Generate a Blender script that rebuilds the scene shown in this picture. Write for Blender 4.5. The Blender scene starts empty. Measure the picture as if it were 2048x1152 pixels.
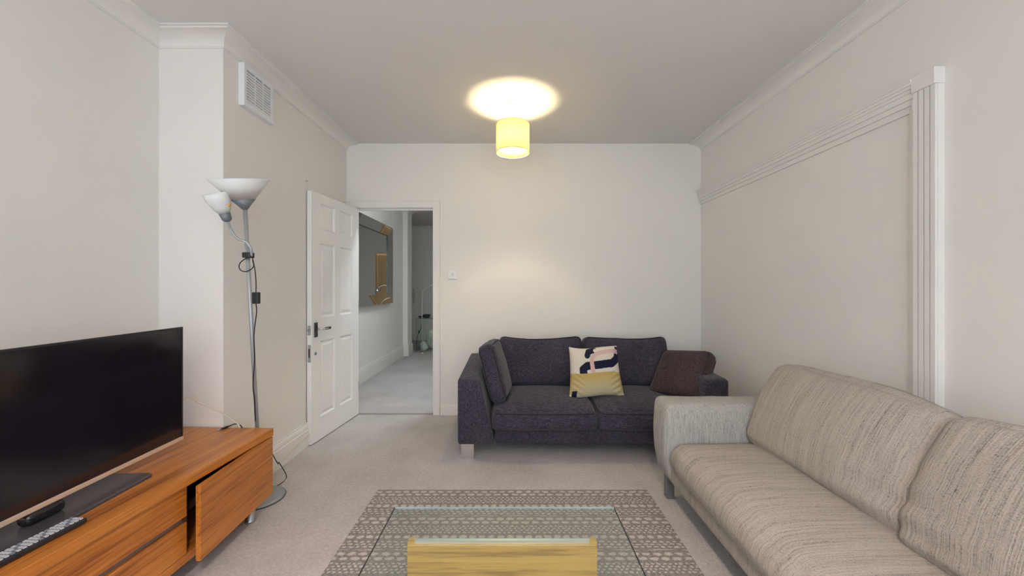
import bpy, bmesh, math, random
from mathutils import Vector, Matrix, noise as mn
random.seed(7)
C = bpy.context.scene.collection
PI = math.pi
FP = 750.0                      # focal length in pixels of the 2048 wide frame
K = FP/805.0
CH = 1.237                      # camera height
HZ = 573.0
def D(v): return v*K
def px(x, y, Y): return Vector(((x-1024)/FP*Y, Y, CH-(y-HZ)/FP*Y))

# ---------------------------------------------------------------- camera, light, exposure
cam = bpy.data.cameras.new('camera'); cam_o = bpy.data.objects.new('camera', cam); C.objects.link(cam_o)
cam.sensor_width = 36; cam.lens = FP/2048*36; cam.shift_y = -(576-HZ)/2048; cam.clip_start = 0.02
cam_o.location = (0, 0, CH); cam_o.rotation_euler = (PI/2, 0, 0)
bpy.context.scene.camera = cam_o
vs = bpy.context.scene.view_settings
vs.view_transform = 'Standard'; vs.look = 'None'; vs.gamma = 1; vs.use_curve_mapping = False
vs.exposure = 0.80
w = bpy.data.worlds.new('world'); bpy.context.scene.world = w; w.use_nodes = True
bg = w.node_tree.nodes['Background']; bg.inputs[0].default_value = (0.75, 0.87, 1.0, 1); bg.inputs[1].default_value = 1.0
def area(name, loc, rot, sx, sy, energy, col):
    l = bpy.data.lights.new(name, 'AREA'); l.shape = 'RECTANGLE'; l.size = sx; l.size_y = sy; l.energy = energy; l.color = col
    o = bpy.data.objects.new(name, l); C.objects.link(o); o.location = loc; o.rotation_euler = rot; return o
def point(name, loc, energy, col, r=0.03):
    l = bpy.data.lights.new(name, 'POINT'); l.energy = energy; l.color = col; l.shadow_soft_size = r
    o = bpy.data.objects.new(name, l); C.objects.link(o); o.location = loc; return o
YB = D(3.89)                    # face of the far wall
YF = -1.15                       # wall behind the camera, with the window
ZC = 2.619                      # ceiling
XL0, XL1, XR = -1.956, -1.60, 1.826
YS = D(2.23)                    # step in the left wall
area('window_daylight', (-0.1, YF-0.30, 1.55), (PI/2, 0, 0), 3.1, 1.9, 29, (0.80, 0.94, 1.0))
area('side_room_fill', (-3.78, 7.9, 1.5), (PI/2, 0, -PI/2), 1.0, 1.4, 200, (0.85, 0.93, 1.0))  # unseen fill light, added to brighten the end of the hall
PEND = (0.006, D(3.02)); ADDED_PEND = (0.0, -0.50)
point('rear_fill_light', (ADDED_PEND[0], ADDED_PEND[1], 2.337), 174, (1.0, 0.742, 0.71), 0.06)  # unseen second pendant, added as warm fill from behind the camera
point('pendant_light', (PEND[0], PEND[1], 2.337), 48, (1.0, 0.80, 0.47), 0.035)

# ---------------------------------------------------------------- materials
def new_mat(name):
    m = bpy.data.materials.new(name); m.use_nodes = True
    nt = m.node_tree; return m, nt, nt.nodes['Principled BSDF']
def N(nt, t, **kw):
    n = nt.nodes.new(t)
    for k, v in kw.items(): setattr(n, k, v)
    return n
def ramp(nt, stops):
    r = N(nt, 'ShaderNodeValToRGB'); e = r.color_ramp.elements
    e[0].position = stops[0][0]; e[0].color = (*stops[0][1], 1); e[1].position = stops[-1][0]; e[1].color = (*stops[-1][1], 1)
    for p, c in stops[1:-1]:
        x = e.new(p); x.color = (*c, 1)
    return r
def coords(nt, scale=(1,1,1), rot=(0,0,0)):
    tc = N(nt, 'ShaderNodeTexCoord'); mp = N(nt, 'ShaderNodeMapping'); mp.inputs['Scale'].default_value = scale
    mp.inputs['Rotation'].default_value = rot
    nt.links.new(tc.outputs['Object'], mp.inputs['Vector']); return mp.outputs[0]
def noise_t(nt, vec, scale, detail=3, rough=0.5, dist=0.0):
    n = N(nt, 'ShaderNodeTexNoise'); n.inputs['Scale'].default_value = scale; n.inputs['Detail'].default_value = detail
    n.inputs['Roughness'].default_value = rough; n.inputs['Distortion'].default_value = dist
    nt.links.new(vec, n.inputs['Vector']); return n.outputs['Fac']
def bump(nt, h, b, strength, dist):
    n = N(nt, 'ShaderNodeBump'); n.inputs['Strength'].default_value = strength; n.inputs['Distance'].default_value = dist
    nt.links.new(h, n.inputs['Height']); nt.links.new(n.outputs[0], b.inputs['Normal'])
def M(nt, op, a, b=None, c=None):
    n = N(nt, 'ShaderNodeMath', operation=op)
    for i, v in enumerate((a, b, c)):
        if v is None: continue
        if isinstance(v, (int, float)): n.inputs[i].default_value = v
        else: nt.links.new(v, n.inputs[i])
    return n.outputs[0]
def mixc(nt, f, a, b, blend='MIX'):
    n = N(nt, 'ShaderNodeMix', data_type='RGBA', blend_type=blend)
    for s, v in ((n.inputs[0], f), (n.inputs[6], a), (n.inputs[7], b)):
        if isinstance(v, (int, float)): s.default_value = v
        elif isinstance(v, tuple): s.default_value = (*v, 1)
        else: nt.links.new(v, s)
    return n.outputs[2]
def plain(name, col, rough=0.5, metal=0.0, spec=0.5, var=0.0, vs_=8, bmp=0.0, bs=200):
    m, nt, b = new_mat(name)
    b.inputs['Base Color'].default_value = (*col, 1); b.inputs['Roughness'].default_value = rough
    b.inputs['Metallic'].default_value = metal; b.inputs['Specular IOR Level'].default_value = spec
    v = coords(nt)
    if var:
        f = noise_t(nt, v, vs_, 4)
        r = ramp(nt, [(0.3, tuple(c*(1-var) for c in col)), (0.7, tuple(min(1, c*(1+var)) for c in col))])
        nt.links.new(f, r.inputs[0]); nt.links.new(r.outputs[0], b.inputs['Base Color'])
    if bmp: bump(nt, noise_t(nt, v, bs, 2), b, bmp, 0.002)
    return m
wall_m = plain('wall_paint', (0.86, 0.828, 0.792), 0.75, spec=0.25, var=0.012, vs_=2, bmp=0.12, bs=160)
ceil_m = plain('ceiling_paint', (0.78, 0.755, 0.735), 0.85, spec=0.15, var=0.01, vs_=2)
trim_m = plain('trim_gloss_paint', (0.85, 0.82, 0.785), 0.45, spec=0.45, var=0.01, vs_=5)
door_m = plain('door_gloss_paint', (0.92, 0.905, 0.885), 0.35, spec=0.45, var=0.01, vs_=5)
plastic_m = plain('white_plastic', (0.84, 0.84, 0.86), 0.35)
cream_cable_m = plain('cream_cable_sheath', (0.72, 0.66, 0.55), 0.5)
black_m = plain('black_plastic', (0.012, 0.012, 0.013), 0.42)
chrome_m = plain('chrome', (0.82, 0.82, 0.82), 0.16, 1.0)
steel_m = plain('satin_steel', (0.55, 0.56, 0.57), 0.34, 1.0, var=0.04, vs_=30)
greymetal_m = plain('painted_grey_metal', (0.36, 0.37, 0.38), 0.42, 0.4)
pole_m = plain('silver_painted_pole', (0.42, 0.435, 0.45), 0.42, 0.45)
socket_m = plain('grey_lamp_socket', (0.20, 0.215, 0.24), 0.45, 0.3)
beigeleg_m = plain('slate_grey_leg', (0.18, 0.19, 0.20), 0.45, 0.2)
opal_m = plain('opal_white_glass', (0.82, 0.81, 0.80), 0.35)
opal_m.node_tree.nodes['Principled BSDF'].inputs['Transmission Weight'].default_value = 0.0
opal_m.node_tree.nodes['Principled BSDF'].inputs['Subsurface Weight'].default_value = 0.15
darkin_m = plain('dark_cabinet_lining', (0.07, 0.032, 0.018), 0.6, var=0.2)
alu_m = plain('brushed_aluminium', (0.80, 0.86, 0.90), 0.28, 0.75)

def carpet():
    m, nt, b = new_mat('grey_carpet')
    v = coords(nt)
    big = noise_t(nt, v, 2.2, 4, 0.6); mid = noise_t(nt, v, 60, 3, 0.7); fine = noise_t(nt, v, 330, 2, 0.6)
    r = ramp(nt, [(0.30, (0.33, 0.31, 0.303)), (0.72, (0.84, 0.80, 0.785))])
    s = M(nt, 'ADD', M(nt, 'MULTIPLY', big, 0.28), M(nt, 'ADD', M(nt, 'MULTIPLY', mid, 0.32), M(nt, 'MULTIPLY', fine, 0.40)))
    nt.links.new(s, r.inputs[0]); nt.links.new(r.outputs[0], b.inputs['Base Color'])
    b.inputs['Roughness'].default_value = 0.95; b.inputs['Specular IOR Level'].default_value = 0.1
    bump(nt, M(nt, 'ADD', mid, fine), b, 0.6, 0.006); return m
carpet_m = carpet()

def wood(name, dark, mid, light, scale, rough=0.32, fine=1.0):
    m, nt, b = new_mat(name)
    v = coords(nt, scale)
    f1 = noise_t(nt, v, 1.0, 5, 0.60, 0.45)
    v2 = coords(nt, tuple(s*5 for s in scale)); f2 = noise_t(nt, v2, 1.0, 3, 0.6)
    s = M(nt, 'ADD', M(nt, 'MULTIPLY', f1, 0.72), M(nt, 'MULTIPLY', f2, 0.28*fine))
    r = ramp(nt, [(0.38, dark), (0.47, mid), (0.60, light)])
    nt.links.new(s, r.inputs[0]); nt.links.new(r.outputs[0], b.inputs['Base Color'])
    b.inputs['Roughness'].default_value = rough; b.inputs['Specular IOR Level'].default_value = 0.6
    bump(nt, f2, b, 0.05, 0.001); return m
teak_m = wood('orange_walnut_veneer', (0.27, 0.078, 0.012), (0.47, 0.155, 0.023), (0.62, 0.235, 0.042), (34, 1.0, 34))
oak_m = wood('golden_oak_veneer', (0.36, 0.20, 0.05), (0.56, 0.345, 0.085), (0.64, 0.41, 0.115), (2.2, 30, 60), 0.4)

def tweed(name, dark, mid, light, warp=1.0):
    m, nt, b = new_mat(name)
    a = noise_t(nt, coords(nt, (34, 34, 520)), 1.0, 2, 0.6)
    c = noise_t(nt, coords(nt, (520, 60, 60)), 1.0, 2, 0.6)
    g = noise_t(nt, coords(nt), 3.0, 3)
    s = M(nt, 'ADD', M(nt, 'MULTIPLY', a, 0.45), M(nt, 'ADD', M(nt, 'MULTIPLY', c, 0.45), M(nt, 'MULTIPLY', g, 0.1)))
    r = ramp(nt, [(0.36, dark), (0.5, mid), (0.66, light)])
    nt.links.new(s, r.inputs[0]); nt.links.new(r.outputs[0], b.inputs['Base Color'])
    b.inputs['Roughness'].default_value = 0.9; b.inputs['Specular IOR Level'].default_value = 0.15
    b.inputs['Sheen Weight'].default_value = 0.15
    bump(nt, s, b, 0.5, 0.003); return m
dark_m = tweed('charcoal_tweed', (0.010, 0.010, 0.018), (0.042, 0.037, 0.055), (0.125, 0.108, 0.145))
dark2_m = tweed('brown_charcoal_tweed', (0.013, 0.008, 0.010), (0.045, 0.030, 0.034), (0.115, 0.080, 0.085))
darkpipe_m = plain('dark_piping', (0.020, 0.015, 0.020), 0.9)

def beige(name, ax):
    # chunky ribbed weave; the dashed dark ribs run across the sofa (constant Y)
    m, nt, b = new_mat(name)
    sc = {'seat': (5, 260, 5), 'back': (5, 260, 5), 'arm': (260, 190, 5)}[ax]
    rib = noise_t(nt, coords(nt, sc), 1.0, 2, 0.6)
    sc2 = {'seat': (1.5, 34, 1.5), 'back': (1.5, 34, 1.5), 'arm': (60, 40, 1.5)}[ax]
    band = noise_t(nt, coords(nt, sc2), 1.0, 2, 0.7)
    knit = N(nt, 'ShaderNodeTexVoronoi'); knit.inputs['Scale'].default_value = 1.0
    nt.links.new(coords(nt, {'seat': (210, 150, 210), 'back': (210, 150, 210), 'arm': (170, 210, 210)}[ax]), knit.inputs['Vector'])
    spk = noise_t(nt, coords(nt), 380, 2, 0.7)
    s = M(nt, 'ADD', M(nt, 'MULTIPLY', rib, 0.48), M(nt, 'ADD', M(nt, 'MULTIPLY', band, 0.16), M(nt, 'MULTIPLY', spk, 0.36)))
    s = M(nt, 'SUBTRACT', s, M(nt, 'MULTIPLY', knit.outputs['Distance'], 0.16))
    if ax == 'arm': cols = [(0.24, (0.20, 0.195, 0.18)), (0.36, (0.36, 0.355, 0.33)), (0.54, (0.52, 0.51, 0.475))]
    else: cols = [(0.24, (0.16, 0.143, 0.125)), (0.335, (0.36, 0.33, 0.29)), (0.50, (0.50, 0.46, 0.41))]
    r = ramp(nt, cols)
    nt.links.new(s, r.inputs[0]); nt.links.new(r.outputs[0], b.inputs['Base Color'])
    b.inputs['Roughness'].default_value = 0.92; b.inputs['Specular IOR Level'].default_value = 0.12
    bump(nt, s, b, 0.7, 0.006); return m
bseat_m = beige('beige_rib_weave_seat', 'seat'); bback_m = beige('beige_rib_weave_back', 'back'); barm_m = beige('beige_rib_weave_arm', 'arm')

def rug_mat():
    m, nt, b = new_mat('woven_dotted_rug')
    tc = N(nt, 'ShaderNodeTexCoord'); sx = N(nt, 'ShaderNodeSeparateXYZ'); nt.links.new(tc.outputs['Object'], sx.inputs[0])
    mpv = coords(nt); wob = M(nt, 'MULTIPLY', M(nt, 'SUBTRACT', noise_t(nt, mpv, 38, 3), 0.5), 0.026)
    wob2 = M(nt, 'MULTIPLY', M(nt, 'SUBTRACT', noise_t(nt, coords(nt, (1, 1, 1), (0.4, 0.2, 1.0)), 42, 3), 0.5), 0.020)
    X = M(nt, 'ADD', sx.outputs[0], wob); Y = M(nt, 'ADD', sx.outputs[1], wob2)
    P = 0.2600
    yy = M(nt, 'MULTIPLY', M(nt, 'FRACT', M(nt, 'DIVIDE', M(nt, 'ADD', Y, 10*P), P)), P)
    def layer(y0, rows, h, w_, rx, ry, off):
        t = M(nt, 'DIVIDE', M(nt, 'SUBTRACT', yy, y0), h)
        row = M(nt, 'FLOOR', t); fy = M(nt, 'FRACT', t)
        inb = M(nt, 'MULTIPLY', M(nt, 'GREATER_THAN', t, 0.0), M(nt, 'LESS_THAN', t, float(rows)))
        fx = M(nt, 'FRACT', M(nt, 'ADD', M(nt, 'DIVIDE', M(nt, 'ADD', X, 5.0), w_), M(nt, 'MULTIPLY', row, off)))
        ex = M(nt, 'POWER', M(nt, 'ABSOLUTE', M(nt, 'DIVIDE', M(nt, 'SUBTRACT', fx, 0.5), rx)), 2.4)
        ey = M(nt, 'POWER', M(nt, 'ABSOLUTE', M(nt, 'DIVIDE', M(nt, 'SUBTRACT', fy, 0.5), ry)), 2.4)
        e = M(nt, 'SUBTRACT', 1.0, M(nt, 'ADD', ex, ey))
        e = N_clamp(M(nt, 'MULTIPLY', e, 1.5))
        return M(nt, 'MULTIPLY', e, inb)
    def N_clamp(v):
        n = N(nt, 'ShaderNodeClamp'); nt.links.new(v, n.inputs[0]); return n.outputs[0]
    ls = [layer(0.003, 1, 0.034, 0.046, 0.43, 0.41, 0.3), layer(0.044, 4, 0.0165, 0.025, 0.35, 0.36, 0.5), layer(0.118, 2, 0.030, 0.052, 0.44, 0.40, 0.5),
          layer(0.184, 1, 0.010, 0.17, 0.47, 0.34, 0.2), layer(0.200, 3, 0.018, 0.032, 0.38, 0.34, 0.37)]
    tot = ls[0]
    for l in ls[1:]: tot = M(nt, 'MAXIMUM', tot, l)
    fine = noise_t(nt, coords(nt, (90, 400, 90)), 1.0, 3, 0.7); big = noise_t(nt, mpv, 3.5, 3)
    dk = ramp(nt, [(0.32, (0.12, 0.105, 0.100)), (0.68, (0.46, 0.42, 0.40))]); nt.links.new(fine, dk.inputs[0])
    lt = ramp(nt, [(0.3, (0.42, 0.395, 0.365)), (0.65, (0.74, 0.70, 0.65))]); nt.links.new(fine, lt.inputs[0])
    streak = noise_t(nt, coords(nt, (45, 260, 45)), 1.0, 3, 0.7)
    wear = N_clamp(M(nt, 'MULTIPLY', M(nt, 'ADD', 0.55, M(nt, 'MULTIPLY', big, 0.6)), M(nt, 'ADD', 0.45, M(nt, 'MULTIPLY', streak, 1.15))))
    nt.links.new(mixc(nt, M(nt, 'MULTIPLY', tot, wear), dk.outputs[0], lt.outputs[0]), b.inputs['Base Color'])
    b.inputs['Roughness'].default_value = 0.95; b.inputs['Specular IOR Level'].default_value = 0.1
    bump(nt, M(nt, 'ADD', tot, fine), b, 0.5, 0.004); return m
rug_m = rug_mat()

def glass_mat(name, tint=(0.93, 0.97, 0.95), ior=1.5, rough=0.0):
    # thin pane: fresnel reflection over clear transmission
    m = bpy.data.materials.new(name); m.use_nodes = True; nt = m.node_tree; nt.nodes.clear()
    o = N(nt, 'ShaderNodeOutputMaterial'); mx = N(nt, 'ShaderNodeMixShader'); t = N(nt, 'ShaderNodeBsdfTransparent')
    g = N(nt, 'ShaderNodeBsdfGlossy'); f = N(nt, 'ShaderNodeFresnel')
    ge = N(nt, 'ShaderNodeNewGeometry')      # same reflectance on both faces of the slab
    nt.links.new(M(nt, 'ADD', ior, M(nt, 'MULTIPLY', ge.outputs['Backfacing'], 1/ior-ior)), f.inputs[0])
    t.inputs[0].default_value = (*tint, 1); g.inputs['Roughness'].default_value = rough
    nt.links.new(f.outputs[0], mx.inputs[0]); nt.links.new(t.outputs[0], mx.inputs[1]); nt.links.new(g.outputs[0], mx.inputs[2])
    nt.links.new(mx.outputs[0], o.inputs[0]); return m
glass_m = glass_mat('clear_table_glass'); wglass_m = glass_mat('window_glass', (0.98, 0.99, 0.99))
tankglass_m = glass_mat('greenish_glass', (0.95, 0.98, 0.965))
edge_m = plain('green_glass_edge', (0.010, 0.020, 0.016), 0.2)
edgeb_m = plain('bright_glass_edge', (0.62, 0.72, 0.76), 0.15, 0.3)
mirror_m = plain('mirror_silver', (0.78, 0.80, 0.77), 0.02, 1.0)
mirroredge_m = plain('mirror_dark_edge', (0.03, 0.05, 0.045), 0.2, 0.2)
screen_m = plain('tv_glossy_screen', (0.009, 0.006, 0.010), 0.12, spec=0.7)
bezel_m = plain('tv_dark_bezel', (0.02, 0.019, 0.019), 0.35)
bronze_m = plain('tv_lower_metal_strip', (0.78, 0.60, 0.44), 0.35, 0.3)
tvbase_m = plain('tv_base_gloss_grey', (0.085, 0.08, 0.088), 0.2, 0.3, var=0.05, vs_=20)

def shade_mat():
    m = bpy.data.materials.new('cream_fabric_shade'); m.use_nodes = True; nt = m.node_tree; nt.nodes.clear()
    o = N(nt, 'ShaderNodeOutputMaterial'); mx = N(nt, 'ShaderNodeMixShader'); mx.inputs[0].default_value = 0.75
    t = N(nt, 'ShaderNodeBsdfTranslucent'); d = N(nt, 'ShaderNodeBsdfDiffuse')
    f = noise_t(nt, coords(nt, (120, 120, 900)), 1.0, 2)
    r = ramp(nt, [(0.3, (0.90, 0.83, 0.52)), (0.7, (0.96, 0.91, 0.64))]); nt.links.new(f, r.inputs[0])
    nt.links.new(r.outputs[0], t.inputs[0]); nt.links.new(r.outputs[0], d.inputs[0])
    nt.links.new(d.outputs[0], mx.inputs[1]); nt.links.new(t.outputs[0], mx.inputs[2]); nt.links.new(mx.outputs[0], o.inputs[0]); return m
shade_m = shade_mat()
def emit(name, col, s):
    m, nt, b = new_mat(name); b.inputs['Base Color'].default_value = (*col, 1)
    b.inputs['Emission Color'].default_value = (*col, 1); b.inputs['Emission Strength'].default_value = s; return m
bulb_m = emit('lit_bulb', (1.0, 0.86, 0.55), 9)

# ---------------------------------------------------------------- mesh helpers
def link(name, me, m, parent=None, smooth=False):
    o = bpy.data.objects.new(name, me); C.objects.link(o)
    if m is not None:
        for x in (m if isinstance(m, (list, tuple)) else [m]): me.materials.append(x)
    if parent is not None: o.parent = parent
    if smooth:
        for p in me.polygons: p.use_smooth = True
    return o
def frombm(name, bm, m, parent=None, smooth=False):
    bmesh.ops.recalc_face_normals(bm, faces=bm.faces)
    me = bpy.data.meshes.new(name); bm.to_mesh(me); bm.free(); return link(name, me, m, parent, smooth)
def bx(bm, x0, x1, y0, y1, z0, z1, mi=0):
    vs_ = [bm.verts.new((x, y, z)) for x in (x0, x1) for y in (y0, y1) for z in (z0, z1)]
    for f in ((0,1,3,2), (4,6,7,5), (0,4,5,1), (2,3,7,6), (0,2,6,4), (1,5,7,3)):
        bm.faces.new([vs_[i] for i in f]).material_index = mi
    return vs_
def box(name, x0, x1, y0, y1, z0, z1, m, parent=None, bev=0.0, seg=2):
    bm = bmesh.new(); bx(bm, min(x0,x1), max(x0,x1), min(y0,y1), max(y0,y1), min(z0,z1), max(z0,z1))
    if bev: bmesh.ops.bevel(bm, geom=list(bm.edges), offset=bev, segments=seg, affect='EDGES', profile=0.5)
    return frombm(name, bm, m, parent)
def boxes(name, lst, m, parent=None):
    bm = bmesh.new()
    for b in lst: bx(bm, *b)
    return frombm(name, bm, m, parent)
def lathe_bm(bm, prof, seg=40, mtx=None, close=False):
    rings = []
    for r, z in prof:
        if r < 1e-6: rings.append([bm.verts.new((0, 0, z))])
        else: rings.append([bm.verts.new((r*math.cos(2*PI*i/seg), r*math.sin(2*PI*i/seg), z)) for i in range(seg)])
    n = len(rings)
    for k in range(n if close else n-1):
        a, b = rings[k], rings[(k+1) % n]
        for i in range(seg):
            j = (i+1) % seg
            if len(a) == 1 and len(b) == 1: continue
            if len(a) == 1: bm.faces.new((a[0], b[i], b[j]))
            elif len(b) == 1: bm.faces.new((a[i], a[j], b[0]))
            else: bm.faces.new((a[i], a[j], b[j], b[i]))
    if mtx is not None:
        bmesh.ops.transform(bm, matrix=mtx, verts=[v for r in rings for v in r])
def lathe(name, prof, m, parent=None, seg=40, loc=(0,0,0), mtx=None, close=False):
    bm = bmesh.new(); lathe_bm(bm, prof, seg, mtx, close); o = frombm(name, bm, m, parent, True); o.location = loc; return o
def cr(pts, n=8):
    pts = [Vector(p) for p in pts]; P = [pts[0]*2-pts[1]]+pts+[pts[-1]*2-pts[-2]]; out = []
    for i in range(1, len(P)-2):
        a, b, c, d = P[i-1:i+3]
        for k in range(n):
            t = k/n; out.append(0.5*((2*b)+(c-a)*t+(2*a-5*b+4*c-d)*t*t+(3*b-a-3*c+d)*t**3))
    out.append(P[-2]); return out
def tube_bm(bm, pts, r, seg=8, closed=False):
    n = len(pts); rings = []; up = Vector((0.13, 0.31, 0.94)).normalized()
    for i, p in enumerate(pts):
        a = pts[(i-1) % n] if closed or i > 0 else p; b = pts[(i+1) % n] if closed or i < n-1 else p
        t = (b-a)
        if t.length < 1e-9: t = Vector((0,0,1))
        t.normalize(); u = up-t*up.dot(t)
        if u.length < 1e-3: u = t.orthogonal()
        u.normalize(); up = u; v = t.cross(u)
        rr = r[i] if isinstance(r, list) else r
        rings.append([bm.verts.new(p+u*rr*math.cos(2*PI*k/seg)+v*rr*math.sin(2*PI*k/seg)) for k in range(seg)])
    for i in range(n if closed else n-1):
        a, b = rings[i], rings[(i+1) % n]
        for k in range(seg): bm.faces.new((a[k], a[(k+1) % seg], b[(k+1) % seg], b[k]))
    if not closed:
        bm.faces.new(rings[0]); bm.faces.new(rings[-1])
def tube(name, pts, r, m, parent=None, seg=8, smooth_pts=8, closed=False):
    p = cr(pts, smooth_pts) if smooth_pts else [Vector(q) for q in pts]
    bm = bmesh.new(); tube_bm(bm, p, r, seg, closed); return frombm(name, bm, m, parent, True)
def sweep(name, path, prof, m, side=1, parent=None):
    """prof = (offset from wall into the room, z); path in XY; the room lies to the right of the path when side = 1"""
    n = len(path); P = [Vector(p) for p in path]; cols = []
    for i in range(n):
        d1 = (P[i]-P[i-1]).normalized() if i > 0 else None; d2 = (P[i+1]-P[i]).normalized() if i < n-1 else None
        n1 = Vector((d1.y, -d1.x))*side if d1 else None; n2 = Vector((d2.y, -d2.x))*side if d2 else None
        if n1 is None: off = n2
        elif n2 is None: off = n1
        else: off = (n1+n2)/(1+n1.dot(n2))
        cols.append(off)
    bm = bmesh.new(); rings = []
    for i in range(n):
        rings.append([bm.verts.new((P[i].x+cols[i].x*o, P[i].y+cols[i].y*o, z)) for o, z in prof])
    k = len(prof)
    for i in range(n-1):
        for j in range(k): bm.faces.new((rings[i][j], rings[i+1][j], rings[i+1][(j+1) % k], rings[i][(j+1) % k]))
    bm.faces.new(rings[0]); bm.faces.new(rings[-1])
    return frombm(name, bm, m, parent)
def softbox(name, size, r, m, parent=None, bulge=(0,0,0), n=14, deform=None, wr=0.0, wrs=6.0, loc=None, mtx=None, seed=0.0):
    hx, hy, hz = size[0]/2, size[1]/2, size[2]/2; H = (hx, hy, hz); r = min(r, *H)
    t = [math.sin(PI/2*(2*i/n-1))*0.55+(2*i/n-1)*0.45 for i in range(n+1)]
    idx = {}; verts = []; faces = []
    def vert(i, j, k):
        key = (i, j, k)
        if key in idx: return idx[key]
        u = (t[i], t[j], t[k]); p = [u[a]*H[a] for a in range(3)]
        q = [max(-(H[a]-r), min(H[a]-r, p[a])) for a in range(3)]
        d = Vector([p[a]-q[a] for a in range(3)])
        if d.length > 1e-9: d = d.normalized()*r
        p2 = [q[a]+d[a] for a in range(3)]
        for a in range(3):
            b, c = (a+1) % 3, (a+2) % 3
            p2[a] += bulge[a]*u[a]*(1-abs(u[b])**2.2)*(1-abs(u[c])**2.2)
        v = Vector(p2)
        if wr:
            s = mn.noise(v*wrs+Vector((seed, seed*2, 0)))*wr+mn.noise(v*wrs*2.6+Vector((5, seed, 0)))*wr*0.4
            dd = Vector((v.x/hx, v.y/hy, v.z/hz)).normalized(); v = v+dd*s
        if deform: v = Vector(deform(v, u))
        idx[key] = len(verts); verts.append(v); return idx[key]
    for a in range(3):
        for s in (0, n):
            for i in range(n):
                for j in range(n):
                    def mk(ii, jj):
                        k = [0, 0, 0]; k[a] = s; k[(a+1) % 3] = ii; k[(a+2) % 3] = jj; return vert(*k)
                    f = [mk(i, j), mk(i+1, j), mk(i+1, j+1), mk(i, j+1)]
                    faces.append(f if s else f[::-1])
    if mtx is not None: verts = [mtx @ v for v in verts]
    me = bpy.data.meshes.new(name); me.from_pydata([tuple(v) for v in verts], [], faces); me.update()
    o = link(name, me, m, parent, True)
    if loc is not None: o.location = loc
    return o
def rr_loop(ha, hb, r, n=6):
    out = []
    for cx, cy, a0 in ((ha-r, hb-r, 0), (-(ha-r), hb-r, PI/2), (-(ha-r), -(hb-r), PI), (ha-r, -(hb-r), 1.5*PI)):
        for k in range(n+1):
            a = a0+PI/2*k/n; out.append((cx+r*math.cos(a), cy+r*math.sin(a)))
    # add midpoints on long sides
    res = []
    for i, p in enumerate(out):
        q = out[(i+1) % len(out)]; res.append(p)
        L = math.dist(p, q)
        if L > 0.05:
            for s in range(1, 8): res.append((p[0]+(q[0]-p[0])*s/8, p[1]+(q[1]-p[1])*s/8))
    return res
def thing(name, label, cat, loc=(0,0,0), group=None, rotz=0):
    o = bpy.data.objects.new(name, None); C.objects.link(o); o.location = loc; o.rotation_euler = (0, 0, rotz)
    o['label'] = label; o['category'] = cat
    if group: o['group'] = group
    return o
def tag(o, label, cat, group=None):
    o['label'] = label; o['category'] = cat
    if group: o['group'] = group
    return o
def struct(o): o['kind'] = 'structure'; return o

# ---------------------------------------------------------------- the setting
YE = D(9.3)                      # end wall of the hall
XH = -1.94                       # hall left wall
YN, YN2 = D(7.16), D(7.45)
struct(box('floor', -4.0, 2.2, YF-0.2, 11.2, -0.1, 0, carpet_m))
struct(box('ceiling', -4.0, 2.2, YF-0.2, 11.2, ZC, ZC+0.1, ceil_m))
struct(boxes('wall_left', [(XL0-0.2, XL0, YF, YS, 0, ZC), (XL0-0.2, XL1, YS, YB, 0, ZC)], wall_m))
OX0, OX1, OZ = -1.530, -0.763, 1.995
WT = 0.12
struct(boxes('wall_back', [(-2.1, OX0-0.03, YB, YB+WT, 0, ZC), (OX1+0.03, 2.1, YB, YB+WT, 0, ZC), (OX0-0.03, OX1+0.03, YB, YB+WT, OZ+0.03, ZC)], wall_m))
struct(box('wall_right', XR, XR+0.2, YF, YB, 0, ZC, wall_m))
struct(boxes('wall_front', [(XL0-0.2, -1.65, YF-0.2, YF, 0, ZC), (1.45, XR+0.2, YF-0.2, YF, 0, ZC), (-1.65, 1.45, YF-0.2, YF, 0, 0.6), (-1.65, 1.45, YF-0.2, YF, 2.48, ZC)], wall_m))
wf = struct(boxes('window_1', [(-1.65, 1.45, YF-0.14, YF-0.06, 0.6, 0.66), (-1.65, 1.45, YF-0.14, YF-0.06, 2.42, 2.48)]+[(x-0.03, x+0.03, YF-0.14, YF-0.06, 0.66, 2.42) for x in (-1.62, -0.6, 0.4, 1.42)]+[(-1.59, 1.39, YF-0.12, YF-0.08, 1.52, 1.56)], trim_m))
box('window_pane', -1.6, 1.4, YF-0.102, YF-0.098, 0.66, 2.42, wglass_m, wf)
# hall
struct(boxes('wall_hall_left', [(XH-0.12, XH, YB+WT, YN, 0, ZC), (XH-0.12, -1.855, YN, YN2, 0, ZC)], wall_m))
struct(box('wall_hall_right', -0.1, 0.0, YB+WT, 11.1, 0, ZC, wall_m))
struct(boxes('wall_hall_end', [(-4.0, -1.38, YE, YE+0.1, 0, ZC), (-0.66, -0.1, YE, YE+0.1, 0, ZC), (-1.38, -0.66, YE, YE+0.1, 2.0, ZC)], wall_m))
struct(boxes('wall_side_room', [(-4.0, XH-0.12, YN2-0.12, YN2, 0, ZC), (-3.9, -3.75, YN2, 8.66, 0, ZC)], wall_m))
warm_m = plain('ochre_room_paint', (0.78, 0.66, 0.42), 0.8)
struct(boxes('wall_far_room', [(-2.2, 0.0, 11.1, 11.2, 0, ZC), (-2.2, -2.1, YE+0.1, 11.1, 0, ZC)], warm_m))
struct(boxes('trim_1', [(-1.45, -1.38, YE-0.02, YE, 0, 2.07), (-0.66, -0.59, YE-0.02, YE, 0, 2.07), (-1.38, -0.66, YE-0.02, YE, 2.0, 2.07)], trim_m))
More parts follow.
